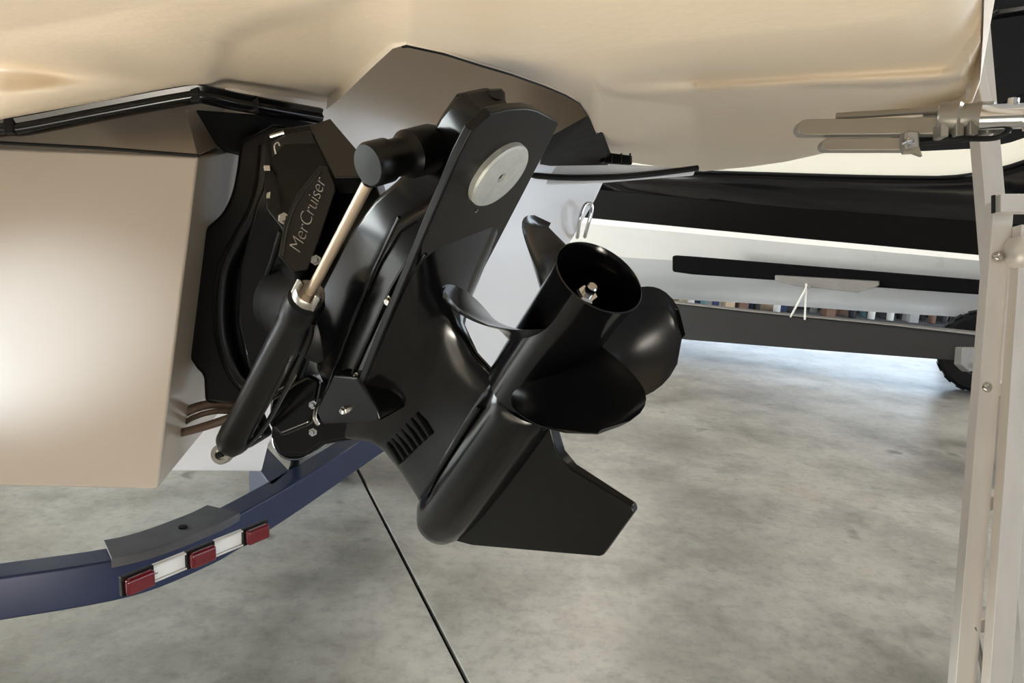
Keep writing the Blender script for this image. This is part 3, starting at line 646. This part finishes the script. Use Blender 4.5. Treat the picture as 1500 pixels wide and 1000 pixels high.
# ------------------------------------------------------------------ black boat on its trailer in the background
bb = thing('motorboat', 'black and cream motorboat with white bottom parked on a dark trailer behind', 'boat', (2.6, 6.3, .6))
def dh(x): return 7.6 - (x-800)/700*1.9
def strip(name, lines, offs, mt, par, xs=None, th=.06, sm=50):
    xs = xs or list(range(760, 1801, 40)); rings = []
    rows = [[P(x, interp2(x, l), dh(x)+o) for x in xs] for l, o in zip(lines, offs)]
    n = len(xs); vs = [q for r in rows for q in r]; k = len(rows)
    back = [q + nrm(V(.55, .83, 0))*th for q in vs]
    fs = [(j*n+i, j*n+i+1, (j+1)*n+i+1, (j+1)*n+i) for j in range(k-1) for i in range(n-1)]
    N0 = len(vs); fs2 = [tuple(N0+i for i in f)[::-1] for f in fs]
    ring = [i for i in range(n)] + [j*n+n-1 for j in range(1, k)] + [(k-1)*n+i for i in range(n-2, -1, -1)] + [j*n for j in range(k-2, 0, -1)]
    fs3 = [(ring[i], ring[(i+1) % len(ring)], N0+ring[(i+1) % len(ring)], N0+ring[i]) for i in range(len(ring))]
    return MB().add(vs+back, fs+fs2+fs3).build(name, mt, par, smooth=sm)
def interp2(x, pts):
    if x > pts[-1][0]:
        (xa, ya), (xb, yb) = pts[-2], pts[-1]; return yb + (yb-ya)/(xb-xa)*(x-xb)
    return interp(x, pts)
l_top = [(760, 100), (1100, 20), (1300, -60), (1500, -180)]
l_ct = [(760, 222), (1030, 225), (1340, 222), (1440, 217), (1470, 212), (1500, 202)]
l_cb = [(760, 247), (1030, 252), (1300, 260), (1400, 259), (1440, 256), (1470, 247), (1500, 236)]
l_mid = [(760, 262), (870, 277), (1150, 304), (1450, 326)]
l_bw = [(760, 309), (870, 320), (1160, 348), (1450, 375)]
l_w1 = [(760, 328), (880, 343), (1160, 372), (1450, 399)]
l_w2 = [(760, 352), (900, 376), (1000, 382), (1440, 413)]
l_w3 = [(760, 372), (900, 396), (1000, 402), (1440, 430)]
l_w4 = [(760, 410), (950, 436), (1100, 444), (1300, 458), (1440, 466)]
strip('upper_deck', [l_top, [(x, y-60) for x, y in l_ct], l_ct], [.7, .12, .02], 'boat_black', bb)
strip('cream_stripe', [l_ct, [(x, (y+interp(x, l_cb))/2) for x, y in l_ct], l_cb], [-.02, -.05, -.03], 'boat_cream', bb)
strip('hull_side', [l_cb, [(x, y+14) for x, y in l_cb], l_mid], [0, -.005, .10], 'boat_black', bb)
strip('hull_band', [l_mid, l_bw], [.095, .16], 'boat_charcoal', bb)
strip('chine', [l_bw, [(x, y+8) for x, y in l_bw], l_w1, l_w2], [.14, .12, .20, .34], 'boat_white', bb)
strip('hull_bottom', [l_w2, l_w3, l_w4], [.34, .5, .95], 'gelcoat_white', bb, th=.3)
MB().tube(smoothpath([P(x, interp2(x, l_cb)-1, dh(x)-.05) for x in range(1000, 1761, 80)], 3), .011).build('rub_rail', 'rubber', bb)
# upper deck details seen at the right edge
MB().prism([P(1462, 12, 5.4), P(1540, 2, 5.3), P(1540, 10, 5.3), P(1462, 22, 5.4)], fw*.1).build('deck_edge', 'boat_charcoal', bb, bevel=.01)
MB().prism([P(1468, 150, 5.55), P(1540, 118, 5.4), P(1540, 150, 5.4), P(1475, 176, 5.55)], fw*.05).build('deck_trim', 'boat_charcoal', bb, bevel=.01)

bt_ = thing('boat_trailer', 'dark steel boat trailer with black carpeted bunk under the black boat', 'trailer', (2.6, 6.0, 0))
def dq(x): return 6.9 - (x-900)/540*1.15
def bar(name, tops, bots, off, dep, mt, x0, x1, step=30, bev=.006):
    xs = [x0+(x1-x0)*k/max(1, round((x1-x0)/step)) for k in range(max(1, round((x1-x0)/step))+1)]
    rings = []
    for x in xs:
        a, b = P(x, interp2(x, tops), dq(x)+off), P(x, interp2(x, bots), dq(x)+off); d_ = nrm(V(.5, .86, 0))*dep
        rings.append([a, b, b+d_, a+d_])
    return MB().loft(rings).build(name, mt, bt_, smooth=30, bevel=bev)
bar('frame_rail', [(820, 425), (930, 438), (1100, 457), (1300, 476), (1440, 491)], [(820, 475), (1000, 497), (1200, 513), (1440, 531)], 0, .08, 'frame_dark', 800, 1700)
bar('rail_flange', [(820, 423), (930, 436), (1100, 455), (1300, 474), (1440, 488)], [(820, 425), (930, 438), (1100, 457), (1300, 476), (1440, 492)], -.02, .11, 'bracket_grey', 800, 1700, bev=.002)
bar('carpeted_bunk', [(985, 374), (1000, 375), (1440, 411)], [(985, 398), (1000, 401), (1440, 432)], .05, .12, 'carpet', 984, 1700, bev=.02)
bar('bunk_bracket', [(1135, 403), (1285, 412)], [(1135, 411), (1160, 418), (1270, 430), (1285, 420)], -.02, .08, 'bracket_grey', 1135, 1287, bev=.004)
st = P(1183, 415, dq(1183)-.06)
for (xa, ya, xb, yb) in ((1183, 418, 1158, 464), (1181, 415, 1179, 468)):
    MB().tube([P(xa, ya, dq(xa)-.05), P((xa+xb)/2, (ya+yb)/2, dq(xa)-.05), P(xb, yb, dq(xb)-.01)], .009, 8).build('tie_strap', 'white_strap', bt_)
MB().lathe(P(1185, 420, dq(1185)-.06), -fw, [(.016, -.01), (.016, .008), (.001, .012)], 12).build('strap_hook', 'bracket_grey', bt_)
MB().prism([P(1410, 508, dq(1425)-.12), P(1436, 508, dq(1425)-.12), P(1438, 540, dq(1425)-.12), P(1420, 545, dq(1425)-.12), P(1408, 534, dq(1425)-.12)], fw*.1).build('light_bracket', 'bracket_grey', bt_, bevel=.01)
MB().lathe(P(1434, 536, dq(1434)-.14), -fw, [(.02, -.01), (.02, .01), (.001, .015)], 12).build('marker_lamp', 'hose', bt_)
wx = onz(1432, 579, 0)
wheel(bt_, V(wx[0]+.05, wx[1]+.12, .345), nrm(V(-.45, -.9, 0)), .335, .2, .19)
MB().tube([V(wx[0]+.05, wx[1]+.12, .345), V(wx[0]+.9, wx[1]+1.5, .345)], .04).build('axle', 'frame_dark', bt_)
wheel(bt_, V(wx[0]+1.05, wx[1]+1.75, .345), nrm(V(-.45, -.9, 0)), .335, .2, .19)

# ------------------------------------------------------------------ stored goods along the far wall
shelf = thing('storage_shelf', 'low dark shelf along the far wall holding stored cartons and bottles', 'shelf', (3.8, 10.4, 0))
MB().box((3.6, 10.3, .05), (3.6, 0, 0), (0, .35, 0), (0, 0, .02)).build('board', 'frame_dark', shelf, bevel=.004)
tag(MB().box((3.6, 10.70, .36), (3.6, 0, 0), (0, .012, 0), (0, 0, .36)).build('light_block_board', 'frame_dark', bevel=.003), 'dark board added behind the low shelf to hide the far daylight', 'board')  # added to block the far daylight between the goods
for x in (.3, 2.5, 4.7, 6.9): MB().box((x, 10.3, .015), (.05, 0, 0), (0, .3, 0), (0, 0, .015)).build('skid', 'frame_dark', shelf, bevel=.003)
cols = {'tan': (.52, .40, .28), 'cream': (.66, .58, .46), 'brown': (.16, .09, .06), 'navy': (.03, .05, .14), 'white': (.72, .72, .70), 'teal': (.10, .2, .24), 'dark': (.02, .02, .022), 'grey': (.28, .28, .29)}
for k_, v_ in cols.items(): mat('goods_'+k_, v_, .6, var=.1, vscale=12)
seq = [('carton', 'dark', 942), ('carton', 'cream', 953), ('bottle', 'dark', 966), ('carton', 'tan', 976), ('bottle', 'brown', 988), ('carton', 'cream', 998), ('bottle', 'white', 1011), ('bottle', 'navy', 1021), ('bottle', 'teal', 1030), ('bottle', 'white', 1040), ('bottle', 'navy', 1047), ('bottle', 'white', 1055), ('carton', 'tan', 1066), ('bottle', 'grey', 1078), ('carton', 'brown', 1086), ('bottle', 'navy', 1100), ('bottle', 'dark', 1108), ('sack', 'tan', 1120), ('bottle', 'white', 1138), ('carton', 'navy', 1145), ('bottle', 'dark', 1158),
       ('bottle', 'grey', 1192), ('carton', 'brown', 1214), ('carton', 'brown', 1232), ('bottle', 'dark', 1250), ('bottle', 'teal', 1265), ('bottle', 'white', 1278), ('carton', 'dark', 1292), ('bottle', 'white', 1306), ('bottle', 'dark', 1320), ('carton', 'grey', 1336), ('bottle', 'dark', 1352), ('bottle', 'brown', 1368), ('carton', 'dark', 1384), ('bottle', 'white', 1400), ('carton', 'dark', 1416)]
word = {'tan': 'tan', 'cream': 'pale cream', 'brown': 'brown', 'navy': 'navy blue', 'white': 'white', 'teal': 'teal', 'dark': 'black', 'grey': 'grey'}
desc = {'tan': 'tan', 'cream': 'cream', 'brown': 'brown', 'navy': 'navy', 'white': 'white', 'teal': 'teal', 'dark': 'black', 'grey': 'grey'}
tot = {}
for i, (kd, c_, px) in enumerate(seq): tot.setdefault((kd, c_), []).append(i)
ords = ['first', 'second', 'third', 'fourth', 'fifth', 'sixth', 'seventh', 'eighth', 'ninth', 'tenth']
for i, (kd, c_, px) in enumerate(seq):
    same = tot[(kd, c_)]; j = same.index(i)
    pref = '' if len(same) == 1 else ords[j] + ' from the left of the ' + str(len(same)) + ', '
    kw = {'carton': 'carton', 'bottle': 'bottle', 'sack': 'sack'}[kd]
    lab = (('' if len(same) == 1 else ords[j] + ' ') + word[c_] + ' ' + kw + ' counted from the left on the far shelf') if len(same) > 1 else 'only ' + word[c_] + ' ' + kw + ' on the far shelf below the black boat'
    base = P(px, 452, 10.0); x = base[0]; y = 10.05 + .25*(i % 2) + (.0 if kd != 'sack' else -.02); z0 = .07
    x = x*(y/base[1]); t = thing(kd, lab, kw, (x, y, z0), kw + 's stored on the far shelf')
    hgt = .42 + .08*math.sin(i*2.3)
    if kd == 'carton':
        MB().box((x, y, z0+hgt/2), (.062, 0, 0), (0, .10, 0), (0, 0, hgt/2)).build('body', 'goods_'+c_, t, bevel=.004)
        for sg in (-1, 1): MB().box((x+sg*.031, y, z0+hgt+.004), (.030, 0, 0), (0, .10, 0), (0, 0, .004)).build('flap', 'goods_'+c_, t, bevel=.001)
    elif kd == 'bottle':
        MB().lathe(V(x, y, z0), V(0, 0, 1), [(.001, 0), (.043, 0), (.046, .01), (.046, hgt*.75), (.035, hgt*.84), (.017, hgt*.9), (.017, hgt*.95), (.001, hgt*.95)], 16).build('body', 'goods_'+c_, t)
        MB().lathe(V(x, y, z0), V(0, 0, 1), [(.001, hgt*.94), (.021, hgt*.94), (.021, hgt), (.001, hgt+.002)], 12).build('cap', 'goods_white' if i % 2 else 'goods_dark', t)
    else:
        MB().lathe(V(x, y, z0), V(0, 0, 1), [(.001, 0), (.11, 0), (.125, .05), (.12, .2), (.09, .33), (.03, .42), (.045, .46), (.001, .45)], 16).build('body', 'goods_'+c_, t, smooth=60)
        MB().ringlathe(V(x, y, z0+.41), V(0, 0, 1), [(.030, 0), (.040, .0), (.042, .01), (.040, .02), (.030, .02)], 12).build('tie', 'goods_dark', t)

# lamp added out of view at left to make the glare on the hull panel
wl = thing('glare_lamp', 'unseen added lamp on a stand making the glare on the cream hull side panel', 'added lamp', (-2.1, .35, 0))
hp = V(-2.1, .35, .85); tg = P(-5, 495, 1.52); wa = nrm(tg-hp)
MB().tube([V(-2.1, .35, .02), V(-2.1, .35, .76)], .014).build('stand', 'black_satin', wl)
for k in range(3):
    a = 2*math.pi*k/3; MB().tube([V(-2.1, .35, .25), V(-2.1+.25*math.cos(a), .35+.25*math.sin(a), .01)], .01).build('leg', 'black_satin', wl)
MB().lathe(hp, wa, [(.001, -.10), (.05, -.10), (.06, -.06), (.10, .0), (.105, .02), (.10, .02), (.055, -.05), (.001, -.055)], 28).build('head', 'black_satin', wl)
sl = bpy.data.lights.new('glare_spot', 'SPOT'); sl.energy = 190; sl.spot_size = math.radians(18); sl.spot_blend = 1.0; sl.color = (.72, .86, 1.0); sl.shadow_soft_size = .05
so = bpy.data.objects.new('glare_spot', sl); COL.objects.link(so); so.rotation_euler = Vector(wa).to_track_quat('-Z', 'Y').to_euler()
so.parent = wl; so.location = tuple(hp + wa*.03 - V(-2.1, .35, 0))

for o in bpy.data.objects:
    if '_org' in o: del o['_org']
